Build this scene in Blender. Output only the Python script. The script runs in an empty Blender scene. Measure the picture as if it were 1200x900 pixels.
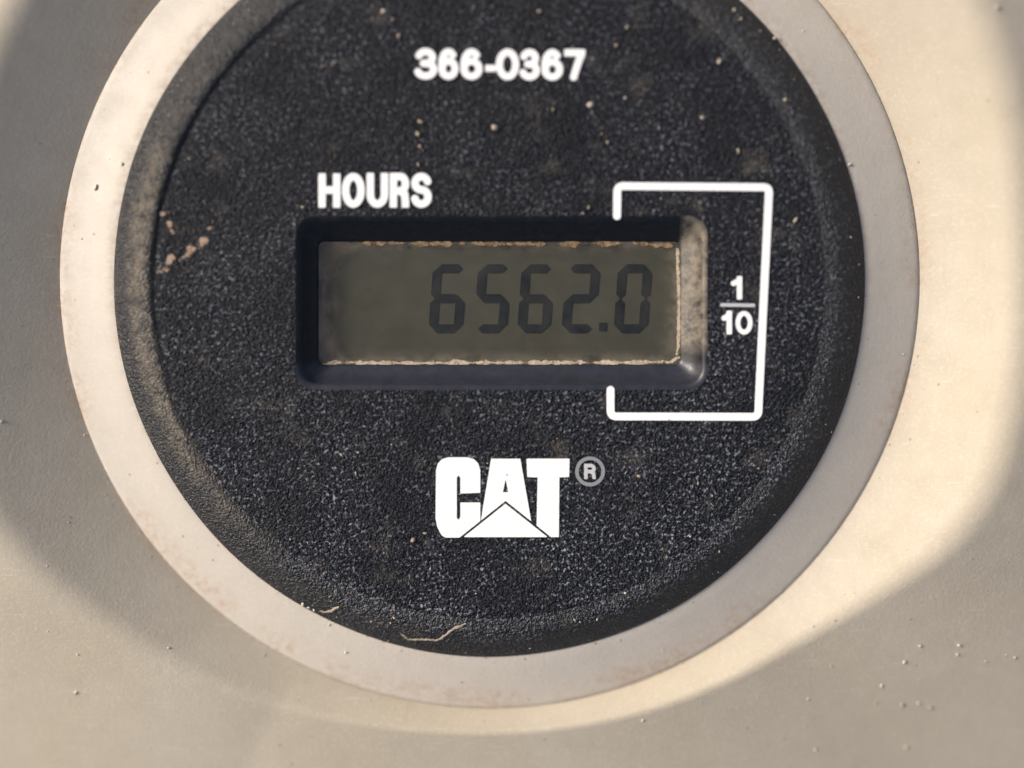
import bpy, math, random
import numpy as np
from mathutils import Vector, Matrix
random.seed(7)
rng = np.random.default_rng(7)
R = math.radians
C = bpy.context.scene.collection
S = 0.068e-3            # metres covered by one photo pixel at the meter's face
MM = 1e-3

# ------------------------------------------------------------------ camera
TILT = R(5.0)           # the lower edge of the panel is a little farther away
DIST = 0.135
F_PX = DIST / S
tgt = Vector((28 * S, -125 * S, 0))
nrm = Vector((0, math.sin(TILT), math.cos(TILT)))
cam_loc = tgt + nrm * DIST
cd = bpy.data.cameras.new('camera')
cam = bpy.data.objects.new('camera', cd)
C.objects.link(cam)
cam.location = cam_loc
cam.rotation_euler = (-TILT, 0, 0)
cd.sensor_width = 36.0
cd.lens = 36.0 * F_PX / 1200.0
cd.clip_start = 0.005
cd.clip_end = 100
cd.dof.use_dof = True
cd.dof.focus_distance = DIST + 0.0018
cd.dof.aperture_fstop = 4.8
bpy.context.scene.camera = cam
bpy.context.view_layer.update()
CR = Matrix.Rotation(-TILT, 3, 'X')

def P(px, py, z=0.0):
    """point at height z (metres) seen at photo position px, py"""
    d = CR @ Vector(((px - 600) / F_PX, (450 - py) / F_PX, -1.0))
    t = (z - cam_loc.z) / d.z
    p = cam_loc + d * t
    return (p.x, p.y, z)

# ------------------------------------------------------------------ world, sun
SUN_EL, SUN_AZ = R(29), R(159)         # azimuth counted from +X towards +Y
w = bpy.data.worlds.new('World')
bpy.context.scene.world = w
w.use_nodes = True
nt = w.node_tree
sky = nt.nodes.new('ShaderNodeTexSky')
sky.sky_type = 'NISHITA'
sky.sun_disc = False
sky.sun_elevation = SUN_EL
sky.sun_rotation = math.pi / 2 - SUN_AZ
sky.air_density = 0.8
sky.dust_density = 8.0
sky.ozone_density = 1.0
nt.links.new(sky.outputs[0], nt.nodes['Background'].inputs[0])
nt.nodes['Background'].inputs[1].default_value = 0.15
sd = bpy.data.lights.new('sun', 'SUN')
sd.energy = 2.45
sd.angle = R(9)
sd.color = (1.0, 0.972, 0.935)
sun = bpy.data.objects.new('sun', sd)
C.objects.link(sun)
sdir = Vector((math.cos(SUN_AZ) * math.cos(SUN_EL), math.sin(SUN_AZ) * math.cos(SUN_EL), math.sin(SUN_EL)))
sun.rotation_euler = sdir.to_track_quat('Z', 'Y').to_euler()
sun.location = sdir * 0.5
vs = bpy.context.scene.view_settings
bpy.context.scene.display_settings.display_device = 'sRGB'
vs.view_transform = 'Standard'
vs.look = 'None'
vs.exposure = 0.10
vs.gamma = 1.0
vs.use_curve_mapping = False

# ------------------------------------------------------------------ node helpers
class Mat:
    def __init__(s, name, rough=0.5, spec=0.5):
        s.m = bpy.data.materials.new(name)
        s.m.use_nodes = True
        s.t = s.m.node_tree
        s.b = s.t.nodes['Principled BSDF']
        s.b.inputs['Roughness'].default_value = rough
        s.b.inputs['Specular IOR Level'].default_value = spec
        tc = s.t.nodes.new('ShaderNodeTexCoord')
        mp = s.t.nodes.new('ShaderNodeMapping')
        mp.inputs['Scale'].default_value = (1000, 1000, 1000)     # millimetres
        s.t.links.new(tc.outputs['Object'], mp.inputs['Vector'])
        s.co = mp.outputs[0]
    def link(s, a, b): s.t.links.new(a, b)
    def n(s, typ, **kw):
        nd = s.t.nodes.new(typ)
        for k, v in kw.items(): setattr(nd, k, v)
        return nd
    def noise(s, scale, detail=3, rough=0.55, stretch=None, dist=0.0, offset=(0, 0, 0)):
        co = s.co
        mp = s.n('ShaderNodeMapping')
        if stretch: mp.inputs['Scale'].default_value = stretch[0]; mp.inputs['Rotation'].default_value = stretch[1]
        mp.inputs['Location'].default_value = offset
        s.link(co, mp.inputs[0]); co = mp.outputs[0]
        nd = s.n('ShaderNodeTexNoise')
        nd.inputs['Scale'].default_value = scale
        nd.inputs['Detail'].default_value = detail
        nd.inputs['Roughness'].default_value = rough
        nd.inputs['Distortion'].default_value = dist
        s.link(co, nd.inputs['Vector'])
        return nd.outputs[0]
    def voro(s, scale, feature='F1', rand=1.0):
        nd = s.n('ShaderNodeTexVoronoi', feature=feature)
        nd.inputs['Scale'].default_value = scale
        nd.inputs['Randomness'].default_value = rand
        s.link(s.co, nd.inputs['Vector'])
        return nd.outputs['Distance']
    def ramp(s, src, a, b, va=0.0, vb=1.0):
        nd = s.n('ShaderNodeMapRange')
        nd.inputs[1].default_value = a; nd.inputs[2].default_value = b
        nd.inputs[3].default_value = va; nd.inputs[4].default_value = vb
        s.link(src, nd.inputs[0])
        return nd.outputs[0]
    def math(s, op, a, b):
        nd = s.n('ShaderNodeMath', operation=op)
        for i, v in enumerate((a, b)):
            if isinstance(v, (int, float)): nd.inputs[i].default_value = v
            else: s.link(v, nd.inputs[i])
        return nd.outputs[0]
    def mix(s, fac, a, b):
        nd = s.n('ShaderNodeMix', data_type='RGBA')
        if isinstance(fac, (int, float)): nd.inputs[0].default_value = fac
        else: s.link(fac, nd.inputs[0])
        for i, v in ((6, a), (7, b)):
            if isinstance(v, tuple): nd.inputs[i].default_value = (*v, 1)
            else: s.link(v, nd.inputs[i])
        return nd.outputs[2]
    def color(s, v):
        if isinstance(v, tuple): s.b.inputs['Base Color'].default_value = (*v, 1)
        else: s.link(v, s.b.inputs['Base Color'])
    def bump(s, h, dist_mm, strength=1.0, prev=None):
        nd = s.n('ShaderNodeBump')
        nd.inputs['Strength'].default_value = strength
        nd.inputs['Distance'].default_value = dist_mm * MM
        s.link(h, nd.inputs['Height'])
        if prev is not None: s.link(prev, nd.inputs['Normal'])
        s.link(nd.outputs[0], s.b.inputs['Normal'])
        return nd.outputs[0]
    def sep(s):
        nd = s.n('ShaderNodeSeparateXYZ'); s.link(s.co, nd.inputs[0]); return nd.outputs

def plastic(name, base, dusty, pit=0.55):
    m = Mat(name, 0.55, 0.35)
    big = m.ramp(m.noise(0.05, 3), 0.36, 0.66)
    mid = m.ramp(m.noise(0.35, 5, 0.65), 0.35, 0.75)
    c = m.mix(m.math('MULTIPLY', big, 0.55), base, dusty)
    c = m.mix(m.math('MULTIPLY', mid, 0.3), c, tuple(v * 0.72 for v in base))
    # fine dust film and small dark pits
    fine = m.ramp(m.noise(3.2, 4, 0.7), 0.52, 0.72)
    c = m.mix(m.math('MULTIPLY', fine, 0.28), c, (0.72, 0.64, 0.52))
    vo = m.voro(0.62)
    keep = m.ramp(m.noise(0.4, 2, offset=(9, 3, 1)), 0.5, 0.56)
    pits = m.math('MULTIPLY', m.ramp(vo, 0.05, 0.09, 1, 0), keep)
    c = m.mix(m.math('MULTIPLY', pits, pit), c, (0.2, 0.16, 0.12))
    # rust coloured stains where dirt has washed
    st = m.math('MULTIPLY', m.ramp(m.noise(0.9, 5, 0.75, offset=(4, 7, 2)), 0.66, 0.78), m.ramp(m.noise(0.09, 2, offset=(2, 5, 0)), 0.52, 0.64))
    c = m.mix(m.math('MULTIPLY', st, 0.45), c, (0.5, 0.27, 0.14))
    xyz = m.sep()
    rad = m.math('SQRT', m.math('ADD', m.math('MULTIPLY', xyz[0], xyz[0]), m.math('MULTIPLY', xyz[1], xyz[1])), 0)
    seam = m.math('MULTIPLY', m.ramp(rad, 33.0, 34.6), m.ramp(rad, 35.0, 36.4, 1, 0))
    sn = m.math('MULTIPLY', m.ramp(m.noise(1.6, 5, 0.75, offset=(1, 1, 4)), 0.44, 0.64), m.ramp(m.noise(0.13, 3, offset=(6, 2, 4)), 0.42, 0.56))
    c = m.mix(m.math('MULTIPLY', m.math('MULTIPLY', seam, sn), 0.6), c, (0.42, 0.26, 0.16))
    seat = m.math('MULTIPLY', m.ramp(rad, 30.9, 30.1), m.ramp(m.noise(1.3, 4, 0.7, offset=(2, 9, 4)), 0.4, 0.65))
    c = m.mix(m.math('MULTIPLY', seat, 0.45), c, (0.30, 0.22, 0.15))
    scr = m.math('MULTIPLY', m.ramp(m.noise(1.0, 2, 0.5, ((0.25, 6.0, 1), (0, 0, R(62)))), 0.66, 0.72), m.ramp(m.noise(0.25, 2, offset=(8, 8, 0)), 0.5, 0.6))
    c = m.mix(m.math('MULTIPLY', scr, 0.35), c, (0.68, 0.62, 0.54))
    m.color(c)
    m.link(m.ramp(mid, 0, 1, 0.44, 0.66), m.b.inputs['Roughness'])
    b = m.bump(m.noise(4.0, 3, 0.6), 0.035, 0.7)
    m.bump(m.noise(0.5, 3), 0.06, 0.5, b)
    return m.m

M = {}
M['panel'] = plastic('tan_panel_plastic', (0.455, 0.40, 0.308), (0.515, 0.468, 0.388))
M['ring'] = plastic('grey_beige_ring_plastic', (0.555, 0.505, 0.435), (0.545, 0.505, 0.425))

# grained black plastic: pebbled relief, pale abrasion on high grains, and light glints painted into the colour
def grain(m, amount):
    vn = m.n('ShaderNodeTexVoronoi', feature='F1'); vn.inputs['Scale'].default_value = 3.1
    wp = m.n('ShaderNodeVectorMath', operation='ADD'); wn = m.n('ShaderNodeTexNoise'); wn.inputs['Scale'].default_value = 2.4; wn.inputs['Detail'].default_value = 1
    m.link(m.co, wn.inputs['Vector']); m.link(m.co, wp.inputs[0]); m.link(wn.outputs['Color'], wp.inputs[1]); m.link(wp.outputs[0], vn.inputs['Vector'])
    g2 = m.noise(5.2, 2, 0.6)
    h = m.math('ADD', m.math('MULTIPLY', vn.outputs['Distance'], -0.8), m.math('MULTIPLY', g2, 1.5))
    m.bump(h, amount, 1.0)
    return h
m = Mat('grained_black_plastic', 0.3, 0.22)
h = grain(m, 0.15)
wear_glint_pat = m.ramp(m.noise(0.13, 4, 0.65, offset=(3, 1, 0)), 0.36, 0.66, 0.1, 1.0)
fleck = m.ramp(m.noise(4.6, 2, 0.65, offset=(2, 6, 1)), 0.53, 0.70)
glint = m.ramp(m.noise(3.3, 2, 0.62, offset=(1, 3, 8)), 0.555, 0.69)  # sparkling highlights painted as pale specks, independent of the relief
wear_glint_pat = m.math('MULTIPLY', wear_glint_pat, m.ramp(m.sep()[1], 4, -18, 0.5, 1.0))
tops_glint = m.math('MULTIPLY', m.math('MAXIMUM', m.math('MULTIPLY', m.math('MULTIPLY', fleck, m.ramp(h, 0.25, 0.5)), 0.28), glint), wear_glint_pat)
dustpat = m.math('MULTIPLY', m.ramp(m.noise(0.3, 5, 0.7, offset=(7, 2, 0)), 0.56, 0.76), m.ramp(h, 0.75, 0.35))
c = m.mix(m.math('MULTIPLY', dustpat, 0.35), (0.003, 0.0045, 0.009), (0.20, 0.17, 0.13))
c = m.mix(tops_glint, c, (0.32, 0.345, 0.40))
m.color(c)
m.link(m.ramp(wear_glint_pat, 0.1, 1.0, 0.5, 0.28), m.b.inputs['Roughness'])
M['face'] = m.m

# smooth black rim with dust settled on it
m = Mat('dusty_black_rim_plastic', 0.3, 0.55)
xyz = m.sep()
ang = m.n('ShaderNodeMath', operation='ARCTAN2'); m.link(xyz[1], ang.inputs[0]); m.link(xyz[0], ang.inputs[1])
absang = m.n('ShaderNodeMath', operation='ABSOLUTE'); m.link(ang.outputs[0], absang.inputs[0])
rad = m.math('SQRT', m.math('ADD', m.math('MULTIPLY', xyz[0], xyz[0]), m.math('MULTIPLY', xyz[1], xyz[1])), 0)
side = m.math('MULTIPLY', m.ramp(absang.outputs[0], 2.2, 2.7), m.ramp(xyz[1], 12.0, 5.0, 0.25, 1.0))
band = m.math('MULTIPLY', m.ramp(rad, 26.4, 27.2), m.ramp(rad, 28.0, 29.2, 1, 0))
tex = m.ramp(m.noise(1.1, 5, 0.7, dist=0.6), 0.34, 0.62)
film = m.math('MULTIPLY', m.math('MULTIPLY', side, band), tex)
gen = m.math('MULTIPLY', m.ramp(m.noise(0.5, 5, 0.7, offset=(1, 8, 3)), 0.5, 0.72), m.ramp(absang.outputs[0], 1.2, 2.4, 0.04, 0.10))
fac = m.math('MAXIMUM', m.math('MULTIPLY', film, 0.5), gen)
rim_glint = m.math('MULTIPLY', m.ramp(m.noise(3.3, 2, 0.62, offset=(1, 3, 8)), 0.555, 0.69), m.math('MULTIPLY', m.ramp(absang.outputs[0], 2.5, 1.9, 0.15, 1.0), m.math('MULTIPLY', m.ramp(rad, 30.1, 28.6, 0.1, 0.8), m.math('MULTIPLY', m.ramp(xyz[1], 4, -18, 0.5, 1.0), m.ramp(m.noise(0.13, 4, 0.65, offset=(3, 1, 0)), 0.36, 0.66, 0.1, 1.0)))))  # painted glints of the face continued in the rim colour
base = m.mix(rim_glint, (0.005, 0.0065, 0.0105), (0.30, 0.32, 0.37))
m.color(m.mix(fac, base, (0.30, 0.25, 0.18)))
m.link(m.ramp(m.noise(0.8, 4), 0.3, 0.7, 0.3, 0.5), m.b.inputs['Roughness'])
h = grain(m, 0.13)
M['rim'] = m.m

# window bezel
m = Mat('black_bezel_plastic', 0.35, 0.4)
xyz = m.sep()
tx = m.ramp(m.noise(1.2, 5, 0.7), 0.3, 0.6)
right = m.math('MULTIPLY', m.ramp(xyz[0], 15.2, 15.6), m.ramp(xyz[1], -6.3, -5.2))
fac = m.math('MAXIMUM', m.math('MULTIPLY', m.math('MULTIPLY', right, tx), 0.75), m.math('MULTIPLY', m.ramp(m.noise(2.0, 4, 0.7), 0.5, 0.7), 0.05))
low = m.math('MULTIPLY', m.ramp(xyz[1], -6.7, -7.1), m.ramp(m.noise(0.9, 5, 0.7, offset=(3, 3, 0)), 0.25, 0.65, 0.5, 1.0))  # bluish sky sheen painted into the colour of the lower wall
m.color(m.mix(fac, m.mix(low, (0.005, 0.006, 0.009), (0.026, 0.029, 0.042)), (0.20, 0.17, 0.13)))
m.bump(m.noise(2.5, 4, 0.6), 0.04, 0.5)
M['bezel'] = m.m

# display
m = Mat('olive_liquid_crystal', 0.5, 0.2)
c = m.mix(m.ramp(m.noise(0.14, 3), 0.35, 0.65), (0.052, 0.050, 0.033), (0.060, 0.060, 0.045))
c = m.mix(m.math('MULTIPLY', m.ramp(m.noise(1.2, 5, 0.7), 0.5, 0.75), 0.3), c, (0.095, 0.078, 0.05))
m.color(c)
M['lcd'] = m.m
m = Mat('dark_display_segment', 0.5, 0.2)
m.color(m.mix(m.ramp(m.noise(0.5, 3), 0.3, 0.7), (0.004, 0.007, 0.008), (0.010, 0.014, 0.015)))
M['seg'] = m.m
m = Mat('murky_display_margin', 0.6, 0.3)
at = m.n('ShaderNodeAttribute', attribute_name='cover')
m.link(m.math('MULTIPLY', at.outputs['Fac'], 0.9), m.b.inputs['Alpha'])
m.color(m.mix(m.ramp(m.noise(0.35, 4), 0.35, 0.65), (0.075, 0.062, 0.045), (0.16, 0.13, 0.10)))
M['margin'] = m.m

# clear pane: thin sheet, transparent with surface reflection and a dust film
m = Mat('clear_display_pane')
tr = m.n('ShaderNodeBsdfTransparent'); tr.inputs[0].default_value = (0.93, 0.93, 0.91, 1)
gl = m.n('ShaderNodeBsdfGlossy'); gl.inputs['Roughness'].default_value = 0.2
lw = m.n('ShaderNodeLayerWeight'); lw.inputs[0].default_value = 0.5
fr = m.math('ADD', m.math('MULTIPLY', m.math('POWER', lw.outputs['Facing'], 5.0), 0.95), 0.045)
mx = m.n('ShaderNodeMixShader'); m.link(fr, mx.inputs[0]); m.link(tr.outputs[0], mx.inputs[1]); m.link(gl.outputs[0], mx.inputs[2])
df = m.n('ShaderNodeBsdfDiffuse'); df.inputs[0].default_value = (0.42, 0.36, 0.28, 1)
mx2 = m.n('ShaderNodeMixShader')
xyz = m.sep()
def away(c, mid, a, b):
    n = m.n('ShaderNodeMath', operation='ABSOLUTE'); m.link(m.math('SUBTRACT', c, mid), n.inputs[0]); return m.ramp(n.outputs[0], a, b)
rimd = m.math('MAXIMUM', away(xyz[0], 0.95, 12.4, 14.6), away(xyz[1], -2.05, 3.7, 5.0))
rimd = m.math('MULTIPLY', m.math('POWER', rimd, 1.6), m.ramp(m.noise(0.9, 5, 0.7, offset=(4, 4, 0)), 0.35, 0.7, 0.0, 0.42))
m.link(m.math('ADD', rimd, m.ramp(m.noise(0.5, 5, 0.7), 0.35, 0.8, 0.008, 0.06)), mx2.inputs[0])
m.link(mx.outputs[0], mx2.inputs[1]); m.link(df.outputs[0], mx2.inputs[2])
m.link(mx2.outputs[0], m.t.nodes['Material Output'].inputs[0])
m.t.nodes.remove(m.b)
M['pane'] = m.m

def ink(name, col, worn):
    m = Mat(name, 0.5, 0.4)
    wear = m.ramp(m.noise(3.5, 4, 0.7), 0.60, 0.74)
    m.color(m.mix(m.math('MULTIPLY', wear, worn), col, (0.16, 0.15, 0.15)))
    m.bump(m.noise(3.4, 3, 0.6), 0.04, 0.5)
    return m.m
M['white'] = ink('white_print', (0.88, 0.88, 0.87), 0.18)
M['greyish'] = ink('thin_white_print', (0.50, 0.51, 0.52), 0.6)
M['faint'] = ink('faint_grey_print', (0.24, 0.25, 0.26), 0.6)

def dirt(name, a, b, film=False):
    m = Mat(name, 0.85, 0.2)
    m.color(m.mix(m.ramp(m.noise(2.5, 4), 0.35, 0.65), a, b))
    m.bump(m.noise(5, 3), 0.05, 0.8)
    if film:       # thin patchy film: thickness falls off towards its rim
        at = m.n('ShaderNodeAttribute', attribute_name='cover')
        n = m.ramp(m.noise(2.2, 5, 0.75), 0.3, 0.7, -0.85, 0.5)
        m.link(m.ramp(m.math('ADD', at.outputs['Fac'], n), 0.12, 0.75), m.b.inputs['Alpha'])
    return m.m
M['dust'] = dirt('pale_dust', (0.36, 0.29, 0.20), (0.55, 0.46, 0.35), True)
M['brown_dust'] = dirt('brown_dust', (0.12, 0.08, 0.045), (0.30, 0.215, 0.125), True)
M['smear'] = dirt('pinkish_dried_mud', (0.26, 0.19, 0.14), (0.40, 0.30, 0.225), True)
M['fibre'] = dirt('straw_fibre', (0.27, 0.22, 0.165), (0.36, 0.30, 0.23))
M['pale_grit'] = dirt('pale_grit', (0.45, 0.38, 0.28), (0.74, 0.70, 0.63))
M['grit'] = dirt('tan_and_grey_grit', (0.26, 0.20, 0.13), (0.50, 0.45, 0.38))

# ------------------------------------------------------------------ mesh helpers
def mesh(name, v, f, mat, parent=None, smooth=False):
    me = bpy.data.meshes.new(name)
    me.from_pydata([tuple(p) for p in v], [], f)
    me.materials.append(M[mat])
    if smooth:
        for p in me.polygons: p.use_smooth = True
    me.update()
    o = bpy.data.objects.new(name, me)
    C.objects.link(o)
    if parent is not None: o.parent = parent
    return o
def tag(o, label, cat, group=None, kind=None):
    o['label'] = label
    o['category'] = cat
    if group: o['group'] = group
    if kind: o['kind'] = kind
    return o
def empty(name, loc=(0, 0, 0)):
    o = bpy.data.objects.new(name, None)
    o.empty_display_size = 0.01
    C.objects.link(o)
    o.location = loc
    return o
def rings(loops, closed=True, cap_last=False, cap_first=False):
    n = len(loops[0]); v = []; f = []
    for lp in loops: v += [tuple(p) for p in lp]
    for i in range(len(loops) - 1):
        for j in range(n):
            k = (j + 1) % n
            f.append((i * n + j, i * n + k, (i + 1) * n + k, (i + 1) * n + j))
    if cap_last: f.append(tuple(range((len(loops) - 1) * n, len(loops) * n)))
    if cap_first: f.append(tuple(reversed(range(n))))
    return v, f

# signed distances in photo pixels (y down); negative inside
def sd_stroke(X, Y, pts, hw, flat=False):
    d = np.full(X.shape, 1e9)
    for (ax, ay), (bx, by) in zip(pts[:-1], pts[1:]):
        ux, uy = bx - ax, by - ay
        L2 = ux * ux + uy * uy + 1e-12
        t = np.clip(((X - ax) * ux + (Y - ay) * uy) / L2, 0, 1)
        d = np.minimum(d, np.hypot(X - ax - t * ux, Y - ay - t * uy))
    return d - hw
def sd_poly(X, Y, pts, rnd=0.0):
    d = np.full(X.shape, 1e9); inside = np.zeros(X.shape, bool)
    n = len(pts)
    for i in range(n):
        ax, ay = pts[i]; bx, by = pts[(i + 1) % n]
        ux, uy = bx - ax, by - ay
        t = np.clip(((X - ax) * ux + (Y - ay) * uy) / (ux * ux + uy * uy + 1e-12), 0, 1)
        d = np.minimum(d, np.hypot(X - ax - t * ux, Y - ay - t * uy))
        cr = ((ay > Y) != (by > Y)) & (X < (bx - ax) * (Y - ay) / (by - ay + 1e-12) + ax)
        inside ^= cr
    return np.where(inside, -d, d) - rnd

def sheet(name, sdf, box, cell, z, mat, parent, thick=0.05 * MM, smooth=False, edge=None):
    """solid raised print / sheet from a signed distance function, by marching squares; z = top"""
    x0, y0, x1, y1 = box
    nx = int((x1 - x0) / cell) + 1; ny = int((y1 - y0) / cell) + 1
    xs = x0 + np.arange(nx + 1) * cell; ys = y0 + np.arange(ny + 1) * cell
    X, Y = np.meshgrid(xs, ys, indexing='ij')
    D = sdf(X, Y)
    D = np.where(np.abs(D) < 1e-6, 1e-6, D)
    ids = {}; V = []; F = []; B = []
    def gv(i, j):
        k = (i, j)
        if k not in ids: ids[k] = len(V); V.append((xs[i], ys[j]))
        return ids[k]
    def ev(i, j, i2, j2):
        k = (i, j, i2, j2) if (i, j) < (i2, j2) else (i2, j2, i, j)
        if k not in ids:
            a, b = D[k[0], k[1]], D[k[2], k[3]]; t = a / (a - b)
            ids[k] = len(V)
            V.append((xs[k[0]] + (xs[k[2]] - xs[k[0]]) * t, ys[k[1]] + (ys[k[3]] - ys[k[1]]) * t))
        return ids[k]
    ins = D < 0
    cnt = ins[:-1, :-1].astype(int) + ins[1:, :-1] + ins[:-1, 1:] + ins[1:, 1:]
    for i, j in zip(*np.nonzero(cnt)):
        cs = [(i, j), (i, j + 1), (i + 1, j + 1), (i + 1, j)]     # counter-clockwise once y is flipped
        poly = []; cross = []
        for q in range(4):
            a, b = cs[q], cs[(q + 1) % 4]
            if ins[a]: poly.append(gv(*a))
            if ins[a] != ins[b]:
                e = ev(*a, *b); poly.append(e); cross.append((e, ins[a]))
        if len(poly) >= 3: F.append(tuple(poly))
        if len(cross) == 2:
            (e1, o1), (e2, o2) = cross
            B.append((e1, e2) if o1 else (e2, e1))
    n = len(V)
    top = [P(x, y, z) for x, y in V]
    bot = [(p[0], p[1], z - thick) for p in top]
    F2 = list(F) + [(a, a + n, b + n, b) for a, b in B]
    o = mesh(name, top + bot, F2 if edge is None else list(F), mat, parent, smooth)
    if edge is not None:
        at = o.data.attributes.new('cover', 'FLOAT', 'POINT')
        q = np.array(V); dd = np.clip(-sdf(q[:, 0], q[:, 1]) / edge, 0, 1)
        at.data.foreach_set('value', np.concatenate([dd, dd]).astype(np.float32))
    return o

def arc(cx, cy, rx, ry, a0, a1, n=18):
    return [(cx + rx * math.cos(R(a0 + (a1 - a0) * i / n)), cy + ry * math.sin(R(a0 + (a1 - a0) * i / n))) for i in range(n + 1)]
GL = {   # stroke centre lines in a unit box, y up
    '0': [arc(.5, .5, .5, .5, 0, 360, 36)],
    '6': [arc(.5, .31, .5, .31, 0, 360, 30), arc(.5, .5, .5, .5, 205, 48, 24)],
    '3': [arc(.47, .755, .45, .245, 160, -90, 22), arc(.47, .265, .53, .265, 90, -160, 24), [(.33, .52), (.5, .52)]],
    '7': [[(0, 1), (1, 1), (.72, .55), (.42, 0)]],
    '-': [[(0, .5), (1, .5)]],
    'H': [[(0, 0), (0, 1)], [(1, 0), (1, 1)], [(0, .52), (1, .52)]],
    'O': [arc(.5, .5, .5, .5, 0, 360, 36)],
    'U': [[(0, 1)] + arc(.5, .36, .5, .36, 180, 360, 20) + [(1, 1)]],
    'R': [[(0, 0), (0, 1), (.55, 1)] + arc(.55, .74, .42, .26, 90, -90, 14) + [(0, .48)], [(.55, .48), (.9, .36), (.97, 0)]],
    'S': [arc(.5, .76, .48, .24, 15, 262, 22) + arc(.5, .26, .5, .26, 82, -165, 22)],
    '1': [[(.75, 0), (.75, 1), (.55, .84), (.2, .74)]],
}
SQ = {'H': [(0, 0), (0, 1), (1, 0), (1, 1)], 'U': [(0, 1), (1, 1)], 'R': [(0, 0), (0, 1), (.97, 0)], '7': [(0, 1), (1, 1)], '1': [(.75, 0), (.75, 1)], '-': [(0, .5), (1, .5)]}   # square stroke ends
Z_FACE = -0.15 * MM
Z_INK = Z_FACE + 0.06 * MM
def glyph(ch, name, x0, y0, x1, y1, sw, mat, parent, cell=0.6, slant=0.0, flatten=1.0):
    hw = sw / 2
    def T(p):
        x = x0 + hw + p[0] * (x1 - x0 - sw); y = y1 - hw - p[1] * (y1 - y0 - sw)
        return (x + slant * (y1 - y), y)
    st = [[T(p) for p in s] for s in GL[ch]]
    sq = [T(p) for p in SQ.get(ch, [])]
    def sdf(X, Y):
        d = np.full(X.shape, 1e9)
        for s in st: d = np.minimum(d, sd_stroke(X, Y, s, hw))
        for ex, ey in sq:
            d = np.minimum(d, np.maximum(np.abs(X - ex), np.abs(Y - ey)) - hw * 0.97)
        return d
    return sheet(name, sdf, (x0 - 3, y0 - 3, x1 + 5 + slant * (y1 - y0), y1 + 3), cell, Z_INK, mat, parent)

# ------------------------------------------------------------------ the panel (setting the meter is fitted to)
CX, CY = 573.5, 337
Z_G = -3.1 * MM                      # groove at the foot of the recess wall
edge_px = [(1147, 0), (1170, 67), (1187, 133), (1193, 200), (1197, 300), (1195, 400), (1187, 480), (1171, 548), (1127, 629),
           (1078, 664), (1011, 704), (922, 758), (789, 822), (700, 845), (590, 857), (500, 855), (422, 847), (355, 833), (267, 806),
           (178, 761), (133, 732), (89, 702), (44, 669), (0, 628), (-40, 570), (-62, 480), (-70, 350), (-55, 220), (-20, 80), (15, 0), (80, -110), (200, -210), (380, -280), (572, -300), (780, -280), (960, -210), (1080, -110)]
gc = P(CX, CY, -2.0 * MM)
SLOPE = math.tan(R(27))
pol = []
for x, y in edge_px:
    z = -1.5 * MM
    for _ in range(3):
        p = P(x, y, z)
        r = math.hypot(p[0] - gc[0], p[1] - gc[1])
        z = Z_G + max(1.7 * MM, (r - 35.0 * MM) * SLOPE)
    pol.append((math.atan2(p[1] - gc[1], p[0] - gc[0]), r))
pol.sort()
pa = np.array([p[0] for p in pol]); pr = np.array([p[1] for p in pol])
pa = np.concatenate([pa - 2 * math.pi, pa, pa + 2 * math.pi]); pr = np.concatenate([pr, pr, pr])
NT = 360
th = np.arange(NT) * 2 * math.pi / NT - math.pi
RE = np.interp(th, pa, pr)
ker = np.exp(-0.5 * (np.arange(-10, 11) / 4.0) ** 2); ker /= ker.sum()
RE = np.convolve(np.concatenate([RE[-10:], RE, RE[:10]]), ker, 'valid')

# exact radius of ring / gauge circles measured at their own depth
def rad_at(px_r, z):
    a = P(CX - px_r, CY, z); b = P(CX + px_r, CY, z)
    return (b[0] - a[0]) / 2, (a[0] + b[0]) / 2, a[1]
r_gro, gx, gy = rad_at(504, Z_G)
r_rim, qx, qy = rad_at(440, -1.7 * MM)
gx, gy = gc[0], gc[1]

def smin(a, b, k):
    hh = np.clip(0.5 + 0.5 * (b - a) / k, 0, 1)
    return b * (1 - hh) + a * hh - k * hh * (1 - hh)
loops = []
ts = list(np.linspace(0, 0.45, 8)) + list(np.linspace(0.5, 1.6, 34)) + [1.7, 1.9, 2.2, 2.6, 3.2, 4.0, 5.0, 6.5]
out_n = np.tan(R(14.0))
for t in ts:
    # t=1 is the edge of the recess; measured in wall widths, at least 4 mm
    wd = RE - r_gro
    kk = np.clip(wd * 0.14, 0.35 * MM, 1.2 * MM)
    wv = np.maximum(wd, 4.0 * MM)
    r = np.where(t <= 1, r_gro + wd * t, RE + wv * (t - 1) * 1.6)
    ze = Z_G + np.maximum(1.7 * MM, wd * SLOPE)
    zw = Z_G + (r - r_gro) * (ze - Z_G) / wd
    zo = ze - (r - RE) * out_n + 0.00006 * ((r - RE) / 0.01) ** 2
    z = smin(zw, zo, kk)
    loops.append([(gx + math.cos(a) * rr, gy + math.sin(a) * rr, zz) for a, rr, zz in zip(th, r, z)])
# thickness: outer skirt, closed underneath
last = loops[-1]
loops.append([(x, y, -30 * MM) for x, y, z in last])
loops.append([(gx + math.cos(a) * r_gro, gy + math.sin(a) * r_gro, -30 * MM) for a in th])
loops.append(list(loops[0]))
loops[-1] = [(x, y, z) for x, y, z in loops[0]]
panel = empty('instrument_panel', (0, 0, 0))
tag(panel, 'tan moulded plastic instrument panel with a round sloping recess around the black meter', 'panel')
v, f = rings(loops)
f = [tuple(reversed(q)) for q in f]
body = mesh('panel_body', v, f, 'panel', panel, True)
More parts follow.
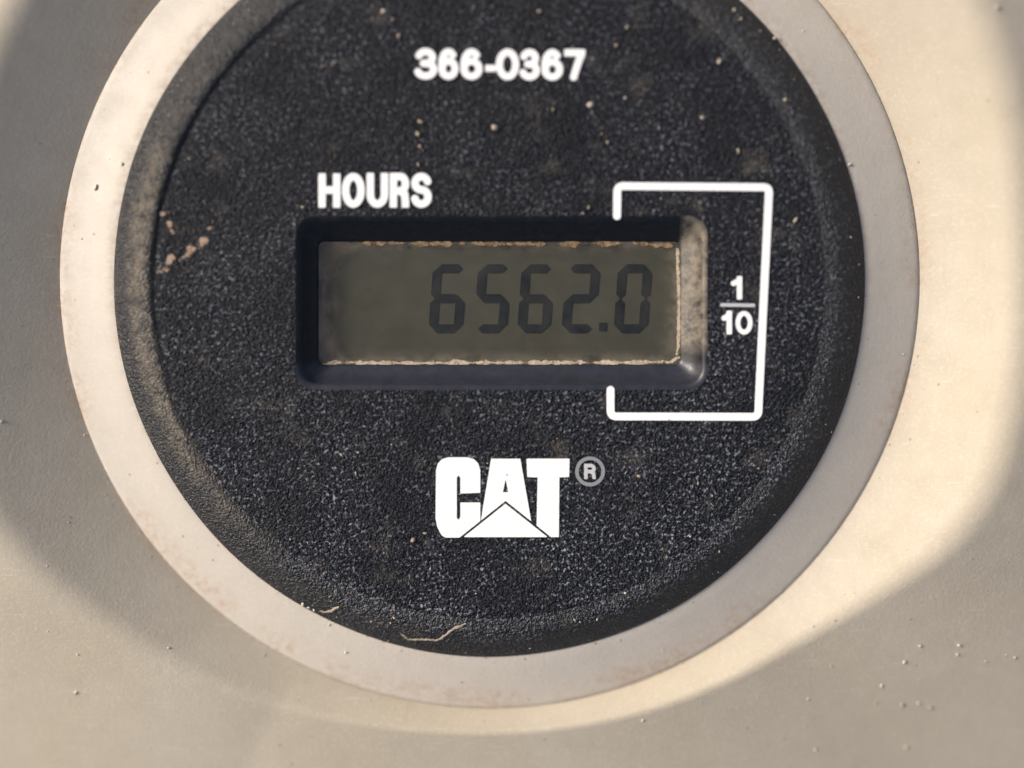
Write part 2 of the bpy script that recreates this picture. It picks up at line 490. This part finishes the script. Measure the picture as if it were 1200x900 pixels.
# raised ring between recess wall and meter
rz = []
prof = [(r_gro + 0.02 * MM, -9.0), (r_gro + 0.02 * MM, -3.2), (r_gro - 0.05 * MM, -3.09), (r_gro - 0.2 * MM, -2.99), (r_gro - 0.5 * MM, -2.88), (r_gro - 1.5 * MM, -2.62), (r_rim + 1.2 * MM, -1.93), (r_rim + 0.3 * MM, -1.69), (r_rim - 0.2 * MM, -1.62), (r_rim - 0.9 * MM, -1.7), (r_rim - 1.2 * MM, -9.0)]
for rr, zz in prof:
    rz.append([(gx + math.cos(a) * rr, gy + math.sin(a) * rr, zz * MM) for a in th])
v, f = rings(rz + [rz[0]])
ring = mesh('mounting_ring', v, f, 'ring', panel, True)
ring['label'] = 'paler beige sloping ring around the black meter'

# ------------------------------------------------------------------ the hour meter
meter = empty('hour_meter', (0, 0, 0))
tag(meter, 'round black grained hour meter with white print and digital display', 'hour meter')
r_face = r_rim - 3.5 * MM
prof = [(r_rim - 0.35 * MM, -7.0), (r_rim - 0.15 * MM, -1.9), (r_rim, -1.7), (r_rim - 0.04 * MM, -1.55), (r_rim - 0.4 * MM, -1.25), (r_rim - 1.1 * MM, -0.8), (r_rim - 1.75 * MM, -0.42),
        (r_rim - 2.2 * MM, -0.22), (r_rim - 2.6 * MM, -0.14), (r_rim - 3.0 * MM, -0.14), (r_rim - 3.25 * MM, -0.19), (r_face + 0.1 * MM, -0.28), (r_face, -0.29)]
# every dimension is fixed by the rim's radius and the face's radius
lo = []
for rr, zz0 in prof:
    lp = []
    for a in th:
        zz = zz0
        wob = 0.0
        if rr > r_rim - 1.0 * MM: wob = 0.05 * MM * math.sin(a * 7 + 1) * math.sin(a * 3.0)
        if rr < r_rim - 2.9 * MM: zz = -0.15 + (zz0 + 0.15) * (0.04 + 1.9 * max(0, -math.cos(a + 0.3)))
        lp.append((gx + math.cos(a) * (rr + wob), gy + math.sin(a) * (rr + wob), zz * MM))
    lo.append(lp)
v, f = rings(lo)
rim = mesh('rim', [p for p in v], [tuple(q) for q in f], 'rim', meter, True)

# window outline as seen from the front, in photo pixels at a given depth
def rrect(x0, y0, x1, y1, rad, z, n=12):
    out = []
    for cx, cy, a0 in ((x1 - rad, y0 + rad, 0), (x0 + rad, y0 + rad, 90), (x0 + rad, y1 - rad, 180), (x1 - rad, y1 - rad, 270)):
        for i in range(n):
            a = R(a0 + 90 * i / (n - 1))
            out.append(P(cx + rad * math.cos(a), cy - rad * math.sin(a), z))
    # resample evenly along straight runs
    pts = [Vector(p) for p in out]; res = []
    L = [0]
    for i in range(len(pts)): L.append(L[-1] + (pts[(i + 1) % len(pts)] - pts[i]).length)
    N = 240
    for k in range(N):
        s = L[-1] * k / N
        i = max(j for j in range(len(pts)) if L[j] <= s)
        seg = L[i + 1] - L[i]
        res.append(tuple(pts[i].lerp(pts[(i + 1) % len(pts)], (s - L[i]) / seg if seg else 0)))
    return res
hole = rrect(346, 253, 829, 457, 22, Z_FACE)
wc = P(586, 355, Z_FACE)
ha = [math.atan2(p[1] - gy, p[0] - gx) for p in hole]
outer = [(gx + math.cos(a) * r_face, gy + math.sin(a) * r_face, (-0.15 - 0.14 * (0.04 + 1.9 * max(0, -math.cos(a + 0.3)))) * MM) for a in ha]
outer2 = [(gx + math.cos(a) * (r_face - 0.25 * MM), gy + math.sin(a) * (r_face - 0.25 * MM), (-0.15 - 0.05 * (0.04 + 1.9 * max(0, -math.cos(a + 0.3)))) * MM) for a in ha]
outer3 = [(gx + math.cos(a) * (r_face - 0.7 * MM), gy + math.sin(a) * (r_face - 0.7 * MM), Z_FACE) for a in ha]
lo = [outer, outer2, outer3]
NR = 14
for i in range(1, NR):
    t = i / NR
    lo.append([(o[0] * (1 - t) + q[0] * t, o[1] * (1 - t) + q[1] * t, Z_FACE) for o, q in zip(outer3, hole)])
lo.append(hole)
v, f = rings(lo)
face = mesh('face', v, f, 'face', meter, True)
# window frame
lo = [hole]
for k, z in ((2, -0.17), (4.5, -0.24), (7, -0.38)):
    lo.append(rrect(346 + k, 253 + k, 829 - k, 457 - k, 22 - k * 0.4, z * MM))
for x0, y0, x1, y1, rd, z in ((357, 266, 821, 449, 16, -0.8), (366, 276, 808, 436, 10, -1.35), (371, 281, 800, 430, 7, -1.7), (373, 283, 797, 427, 6, -1.8), (374, 284, 796, 426, 6, -2.6)):
    lo.append(rrect(x0, y0, x1, y1, rd, z * MM))
v, f = rings(lo)
frame = mesh('window_frame', v, f, 'bezel', meter, True)
# body behind the panel
nb = 64
lo = [[(gx + math.cos(2 * math.pi * i / nb) * r, gy + math.sin(2 * math.pi * i / nb) * r, z * MM) for i in range(nb)] for r, z in ((r_rim - 4 * MM, -3.6), (r_rim - 4 * MM, -24), )]
v, f = rings(lo, cap_last=False)
f = [tuple(q) for q in f] + [tuple(range(nb, 2 * nb))]
mesh('housing', v, f, 'rim', meter)

# display panel, digits, margin, pane
Z_LCD = -2.35 * MM
lcd = sheet('display', lambda X, Y: sd_poly(X, Y, [(362, 272), (810, 272), (810, 440), (362, 440)]), (358, 268, 814, 444), 6, Z_LCD, 'lcd', meter, 0.6 * MM)
SEG = {'6': 'acdefg', '5': 'acdfg', '2': 'abdeg', '0': 'abcdef'}
def lcd_digit(ch, x0, x1, y0, y1, sw, sl):
    xm = (y0 + y1) / 2
    g = 0.5; h2 = sw / 2
    L, Rr, T, Bm = x0 + h2, x1 - h2, y0 + h2, y1 - h2
    segs = {'a': ((L, T), (Rr, T)), 'g': ((L, xm), (Rr, xm)), 'd': ((L, Bm), (Rr, Bm)),
            'f': ((L, T), (L, xm)), 'b': ((Rr, T), (Rr, xm)), 'e': ((L, xm), (L, Bm)), 'c': ((Rr, xm), (Rr, Bm))}
    polys = []
    for s in SEG[ch]:
        (ax, ay), (bx, by) = segs[s]
        if ay == by:
            ax += g; bx -= g
            q = [(ax, ay), (ax + h2, ay - h2), (bx - h2, ay - h2), (bx, by), (bx - h2, by + h2), (ax + h2, by + h2)]
        else:
            ay += g; by -= g
            q = [(ax, ay), (ax + h2, ay + h2), (ax + h2, by - h2), (ax, by), (ax - h2, by - h2), (ax - h2, ay + h2)]
        polys.append([(x + sl * (y1 - y), y) for x, y in q])
    def sdf(X, Y):
        d = np.full(X.shape, 1e9)
        for q in polys: d = np.minimum(d, sd_poly(X, Y, q, 0.4))
        return d
    return sheet('digit', sdf, (x0 - 3, y0 - 3, x1 + 8, y1 + 3), 0.7, Z_LCD + 0.06 * MM, 'seg', lcd)
for ch, a, b in (('6', 502, 541), ('5', 555, 593), ('6', 606, 644), ('2', 658, 697), ('0', 719, 758)):
    lcd_digit(ch, a, b, 310, 390, 9.6, 0.075)
sheet('decimal_point', lambda X, Y: sd_poly(X, Y, [(703, 379), (710, 379), (710, 387), (703, 387)], 1), (698, 374, 716, 392), 0.7, Z_LCD + 0.06 * MM, 'seg', lcd)
def sd_rr(X, Y, x0, y0, x1, y1, r):
    qx = np.abs(X - (x0 + x1) / 2) - (x1 - x0) / 2 + r; qy = np.abs(Y - (y0 + y1) / 2) - (y1 - y0) / 2 + r
    return np.hypot(np.maximum(qx, 0), np.maximum(qy, 0)) + np.minimum(np.maximum(qx, qy), 0) - r
def sdf_margin(X, Y):
    inner = sd_rr(X + 3 * np.sin(Y * 0.06), Y + 1.5 * np.sin(X * 0.03), 392, 292, 830, 421, 44)
    return np.maximum(sd_rr(X, Y, 345, 258, 822, 454, 3), -inner)
sheet('display_margin', sdf_margin, (364, 274, 806, 438), 1.5, Z_LCD + 0.12 * MM, 'margin', lcd, 0.05 * MM, False, 14.0)
sheet('display_pane', lambda X, Y: sd_poly(X, Y, [(366, 276), (804, 276), (804, 434), (366, 434)]), (362, 272, 808, 438), 6, -1.85 * MM, 'pane', meter, 0.3 * MM)

# printing on the face
for ch, a, b in (('3', 486, 512.5), ('6', 513.5, 537.5), ('6', 539.5, 565.5), ('0', 581, 608.5), ('3', 609, 633), ('6', 634.5, 660), ('7', 661, 686)):
    dy = (a - 586) * 0.008
    glyph(ch, 'numeral', a, 57 + dy, b, 94 + dy, 8.5, 'white', face)
glyph('-', 'hyphen', 568.5, 75.5, 581.5, 84.5, 8.0, 'white', face)
for ch, a, b in (('H', 373, 399), ('O', 400.5, 427.5), ('U', 429.5, 455), ('R', 456.5, 480), ('S', 481.5, 506)):
    glyph(ch, 'letter', a, 203 + (0 if ch == 'H' else -0.5), b, 243.5, 8.9, 'white', face)
def polyline_round(pts, r):
    out = [pts[0]]
    for i in range(1, len(pts) - 1):
        p = Vector(pts[i]); a = Vector(pts[i - 1]) - p; b = Vector(pts[i + 1]) - p
        a = p + a.normalized() * r; b = p + b.normalized() * r
        for k in range(7):
            t = k / 6
            out.append(tuple(a * (1 - t) ** 2 + p * 2 * t * (1 - t) + b * t * t))
    return out + [pts[-1]]
br = polyline_round([(723, 253), (723.5, 218), (901.5, 219.5), (895, 350), (888.5, 488.5), (715.5, 488), (715.5, 457)], 7)
def taper_bracket(X, Y): return sd_stroke(X, Y, br, 4.6)
sheet('bracket_line', taper_bracket, (708, 210, 912, 498), 0.8, Z_INK, 'white', face)
glyph('1', 'numeral', 854, 323.5, 873, 351, 6.2, 'white', face)
glyph('1', 'numeral', 843.5, 364, 860.5, 392, 6.4, 'white', face)
glyph('0', 'numeral', 862, 364.5, 882, 392, 5.6, 'white', face)
sheet('fraction_bar', lambda X, Y: sd_stroke(X, Y, [(846, 357.3), (883, 357.8)], 2.0), (840, 352, 888, 363), 0.6, Z_INK, 'greyish', face)
def Zc(pts): return [(460 + x / 4.0, 500 + y / 4.0) for x, y in pts]
tri = Zc([(530, 364), (722, 516), (338, 516)])
trigap = Zc([(530, 348), (752, 525), (752, 700), (308, 700), (308, 525)])
cC = Zc([(206, 205), (214, 175), (232, 155), (262, 146), (350, 146), (380, 154), (400, 174), (409, 205), (409, 308), (320, 311), (320, 240), (314, 229), (304, 229), (299, 240), (299, 425), (304, 437), (314, 437), (320, 425), (320, 358), (409, 358), (409, 460), (396, 518), (250, 518), (232, 508), (212, 470), (204, 430)])
cA = Zc([(463, 152), (598, 152), (648, 450), (560, 450), (530, 330), (500, 450), (416, 450)])
cA = Zc([(463, 152), (598, 152), (650, 450), (414, 450)])
cnt = Zc([(530, 252), (519, 306), (541, 306)])
cT = Zc([(630, 152), (828, 152), (826, 234), (780, 236), (778, 516), (676, 516), (682, 236), (633, 234)])
def f_C(X, Y): return np.maximum(sd_poly(X, Y, cC, 0.6), -sd_poly(X, Y, trigap))
def f_A(X, Y): return np.maximum(np.maximum(sd_poly(X, Y, cA, 0.4), -sd_poly(X, Y, trigap)), -sd_poly(X, Y, cnt, 0.3))
def f_T(X, Y): return np.maximum(sd_poly(X, Y, cT, 0.5), -sd_poly(X, Y, trigap))
for fn in (f_C, f_A, f_T):
    sheet('letter', fn, (506, 532, 671, 634), 0.6, Z_INK, 'white', face)
sheet('logo_triangle', lambda X, Y: sd_poly(X, Y, tri, 0.5), (540, 586, 645, 634), 0.6, Z_INK, 'white', face)
sheet('registered_ring', lambda X, Y: np.abs(np.hypot(X - 691.5, Y - 552.5) - 15.4) - 2.1, (670, 530, 714, 575), 0.6, Z_INK, 'faint', face)
glyph('R', 'letter', 684.5, 543.5, 698.5, 561.5, 4.2, 'greyish', face)

# ------------------------------------------------------------------ dirt lying on the meter
def z_top(px, py):
    """surface height under a photo position (meter, ring or panel), by marching the sight line"""
    for _ in range(1):
        pass
    dg = bpy.context.evaluated_depsgraph_get()
    d = (Vector(P(px, py, 0)) - cam_loc).normalized()
    ok, loc, nr, idx, ob, mtx = bpy.context.scene.ray_cast(dg, cam_loc, d)
    return (loc, nr) if ok else (Vector(P(px, py, 0)), Vector((0, 0, 1)))
def ribbon_blob(name, pts, widths, h, mat, zoff=0.0):
    """irregular low ridge along photo points"""
    V = []; F = []; n = len(pts); K = 6
    for i, (x, y) in enumerate(pts):
        c, nr = z_top(x, y)
        a = Vector(P(*pts[max(i - 1, 0)], c.z)); b = Vector(P(*pts[min(i + 1, n - 1)], c.z))
        t = (b - a).normalized(); s = t.cross(Vector((0, 0, 1))).normalized()
        wd = widths[i] * S / 2
        for k in range(K):
            u = math.pi * k / (K - 1)
            V.append(c + s * (-math.cos(u) * wd * random.uniform(.8, 1.15)) + Vector((0, 0, zoff + math.sin(u) * h * random.uniform(.6, 1.2) - 0.02 * MM)))
    for i in range(n - 1):
        for k in range(K - 1):
            q = i * K + k
            F.append((q, q + K, q + K + 1, q + 1))
        F.append((i * K, i * K + K - 1, (i + 1) * K + K - 1, (i + 1) * K))
    F.append(tuple(reversed(range(K)))); F.append(tuple((n - 1) * K + k for k in range(K)))
    return mesh(name, V, F, mat, None, True)
def dense(pts, step=3.0, jit=0.6):
    out = []
    for (ax, ay), (bx, by) in zip(pts[:-1], pts[1:]):
        n = max(1, int(math.hypot(bx - ax, by - ay) / step))
        for i in range(n):
            t = i / n
            out.append((ax + (bx - ax) * t + random.uniform(-jit, jit), ay + (by - ay) * t + random.uniform(-jit, jit)))
    return out + [pts[-1]]
bpy.context.view_layer.update()
bits = []
def streak_thing(name, pts, w0, h, mat, label, cat, jit=0.6, group=None):
    d = dense(pts, 2.5, jit)
    n = len(d)
    ws = [max(0.8, w0 * (0.35 + 0.65 * math.sin(math.pi * (i + .5) / n) ** 0.5) * random.uniform(.6, 1.25)) for i in range(n)]
    bits.append((name, d, ws, h, mat, label, cat, group))
def mud(pts, hw, box, label):
    k = [(random.uniform(.08, .36), random.uniform(.08, .36), random.uniform(0, 6.3)) for _ in range(9)]
    def sdf(X, Y):
        n = sum(np.sin(a * X + b * Y + c) * np.sin(b * X - a * Y + 2 * c) for a, b, c in k) / 3
        return sd_stroke(X, Y, pts, hw) + n * hw * 0.9
    o = sheet('mud_smear', sdf, box, 0.5, Z_FACE + 0.05 * MM, 'smear', None, 0.05 * MM, False, hw * 1.0)
    return tag(o, label, 'mud')
mud([(190, 318), (199, 302), (212, 303), (222, 297), (236, 286), (245, 270)], 5.0, (178, 255, 258, 330), 'pinkish tan dried mud smear left of the display window')
mud([(193, 250), (196, 260), (199, 270)], 4.0, (182, 240, 212, 280), 'small dried mud spot just above the larger smear, at the left')
streak_thing('fibre', [(470, 741), (478, 749), (492, 749), (512, 750), (522, 744), (532, 737), (546, 731)], 5.0, 0.08 * MM, 'fibre', 'longer bent pale fibre caught at the bottom edge of the black meter', 'fibre')
streak_thing('fibre', [(374, 716), (383, 717), (390, 714), (397, 711)], 4.4, 0.08 * MM, 'fibre', 'short straight pale fibre at the lower left edge of the meter', 'fibre')
for b in bits:
    o = ribbon_blob(*b[:5]); tag(o, b[5], b[6], b[7])
# dust packed along the edges of the display window
def dust_line(pts, hw, box, mat, label, lump=1.0, sub=0.0):
    k = [(random.uniform(.03, .35), 0, random.uniform(0, 6.3)) for _ in range(10)]
    def sdf(X, Y):
        n = sum(np.sin(a * X + c) * np.sin(0.37 * a * X + 2 * c) for a, b, c in k) / 3
        return sd_stroke(X, Y, pts, hw) + n * hw * lump + sub
    o = sheet('dust_line', sdf, box, 0.7, -1.79 * MM, mat, None, 0.05 * MM, False, hw * 0.8)
    return tag(o, label, 'dust', 'dust packed round the display window')
dust_line([(374, 428), (392, 425), (480, 425.5), (600, 425), (720, 425), (786, 424), (795, 419)], 3.4, (362, 412, 804, 436), 'dust', 'pale dust line along the bottom edge of the display window', 0.4)
dust_line([(425, 285), (520, 285.5), (640, 286), (740, 285), (786, 288)], 3.6, (410, 276, 800, 298), 'brown_dust', 'brown dust line along the top edge of the display window', 0.6, 0.2)
dust_line([(793, 292), (795, 340), (795, 390), (793, 416)], 3.0, (784, 286, 804, 420), 'dust', 'thin dust line down the right edge of the display window', 0.5)
# grit: far too many grains to count, one object for the meter and one for the panel
def grit(name, spots, label, mat):
    ico = []
    g = (1 + 5 ** .5) / 2
    base = [Vector(p).normalized() for p in ((-1, g, 0), (1, g, 0), (-1, -g, 0), (1, -g, 0), (0, -1, g), (0, 1, g), (0, -1, -g), (0, 1, -g), (g, 0, -1), (g, 0, 1), (-g, 0, -1), (-g, 0, 1))]
    bf = [(0, 11, 5), (0, 5, 1), (0, 1, 7), (0, 7, 10), (0, 10, 11), (1, 5, 9), (5, 11, 4), (11, 10, 2), (10, 7, 6), (7, 1, 8), (3, 9, 4), (3, 4, 2), (3, 2, 6), (3, 6, 8), (3, 8, 9), (4, 9, 5), (2, 4, 11), (6, 2, 10), (8, 6, 7), (9, 8, 1)]
    V = []; F = []
    for x, y, d in spots:
        c, nr = z_top(x, y)
        if abs(nr.z) < 0.3: continue
        r = d * S * 0.43; n0 = len(V)
        sx, sy = random.uniform(.6, 1.5), random.uniform(.5, 1.0); a = random.uniform(0, 6.28)
        for b in base:
            q = b * r * random.uniform(.6, 1.25)
            q = Vector((q.x * sx, q.y * sy, q.z * .6))
            V.append(c + Matrix.Rotation(a, 3, 'Z') @ q + Vector((0, 0, r * .35)))
        F += [tuple(n0 + k for k in t) for t in bf]
    o = mesh(name, V, F, mat, None, True)
    return tag(o, label, 'grit', None, 'stuff')
fs = [(735, 32, 6), (722, 53, 5), (692, 122, 9), (694, 132, 5), (648, 128, 6), (705, 157, 5), (712, 167, 5), (772, 150, 7), (733, 115, 5), (690, 243, 6), (683, 250, 5), (493, 143, 8), (490, 157, 8), (492, 172, 6), (490, 193, 5),
      (580, 150, 9), (450, 13, 7), (460, 23, 7), (467, 42, 5), (632, 13, 5), (390, 75, 7), (378, 78, 5), (313, 65, 5), (322, 52, 4), (222, 186, 4), (843, 72, 8), (920, 117, 8), (823, 138, 7), (865, 177, 6), (932, 258, 7), (860, 12, 8), (868, 22, 6), (908, 45, 6), (997, 278, 4),
      (749, 558, 6), (818, 566, 5), (829, 573, 5), (835, 581, 4), (889, 549, 5), (788, 631, 5), (843, 646, 5), (733, 695, 5), (809, 629, 4), (420, 530, 8), (400, 533, 6), (374, 544, 5), (417, 555, 5), (484, 633, 8), (498, 625, 6), (462, 724, 6), (458, 730, 5), (435, 728, 4), (462, 712, 4), (674, 727, 5), (700, 726, 5), (680, 729, 3), (355, 243, 6), (361, 236, 4), (880, 466, 4), (165, 445, 4), (160, 420, 3)]
for _ in range(90):
    a = random.uniform(0, 6.28); r = 415 * math.sqrt(random.random())
    x, y = CX + r * math.cos(a), CY + r * math.sin(a)
    if 335 < x < 840 and 245 < y < 465: continue
    fs.append((x, y, random.choice((1.5, 2, 2, 2.5, 3))))
for _ in range(110):
    a = random.uniform(0, 6.28); r = random.uniform(425, 441)
    fs.append((CX + r * math.cos(a), CY + r * math.sin(a), random.choice((1.5, 2, 2.5, 3))))
ps = [(753, 844, 4), (1078, 757, 6), (1060, 776, 5), (1122, 767, 6), (1124, 756, 6), (1155, 775, 4), (1179, 768, 4), (1189, 771, 4), (1033, 804, 5), (1026, 824, 4), (1057, 826, 6), (1076, 824, 5), (1090, 829, 7), (1153, 847, 4), (1062, 876, 5), (955, 878, 5), (405, 764, 7), (89, 811, 6), (91, 767, 4), (198, 759, 4),
      (112, 220, 8), (143, 192, 6), (1168, 8, 9), (995, 193, 6), (355, 708, 8), (362, 712, 6), (368, 715, 5), (386, 732, 4), (2, 494, 7), (1030, 560, 4), (310, 768, 4), (540, 799, 4), (1200, 205, 5)]
for _ in range(170):
    x, y = random.uniform(0, 1200), random.uniform(0, 900)
    if math.hypot(x - CX, y - CY) < 445: continue
    ps.append((x, y, random.choice((1.5, 2, 2, 2.5, 3))))
for _ in range(60):
    a = random.uniform(0, 3.14); r = random.gauss(503, 6)
    ps.append((CX + r * math.cos(a), CY + r * math.sin(a), random.choice((1.5, 2, 2.5, 3))))
bpy.context.view_layer.update()
g1 = grit('grit', fs, 'tan and grey grit grains scattered over the black meter', 'grit')
g2 = grit('grit', ps, 'pale grit grains scattered over the tan panel and ring', 'pale_grit')
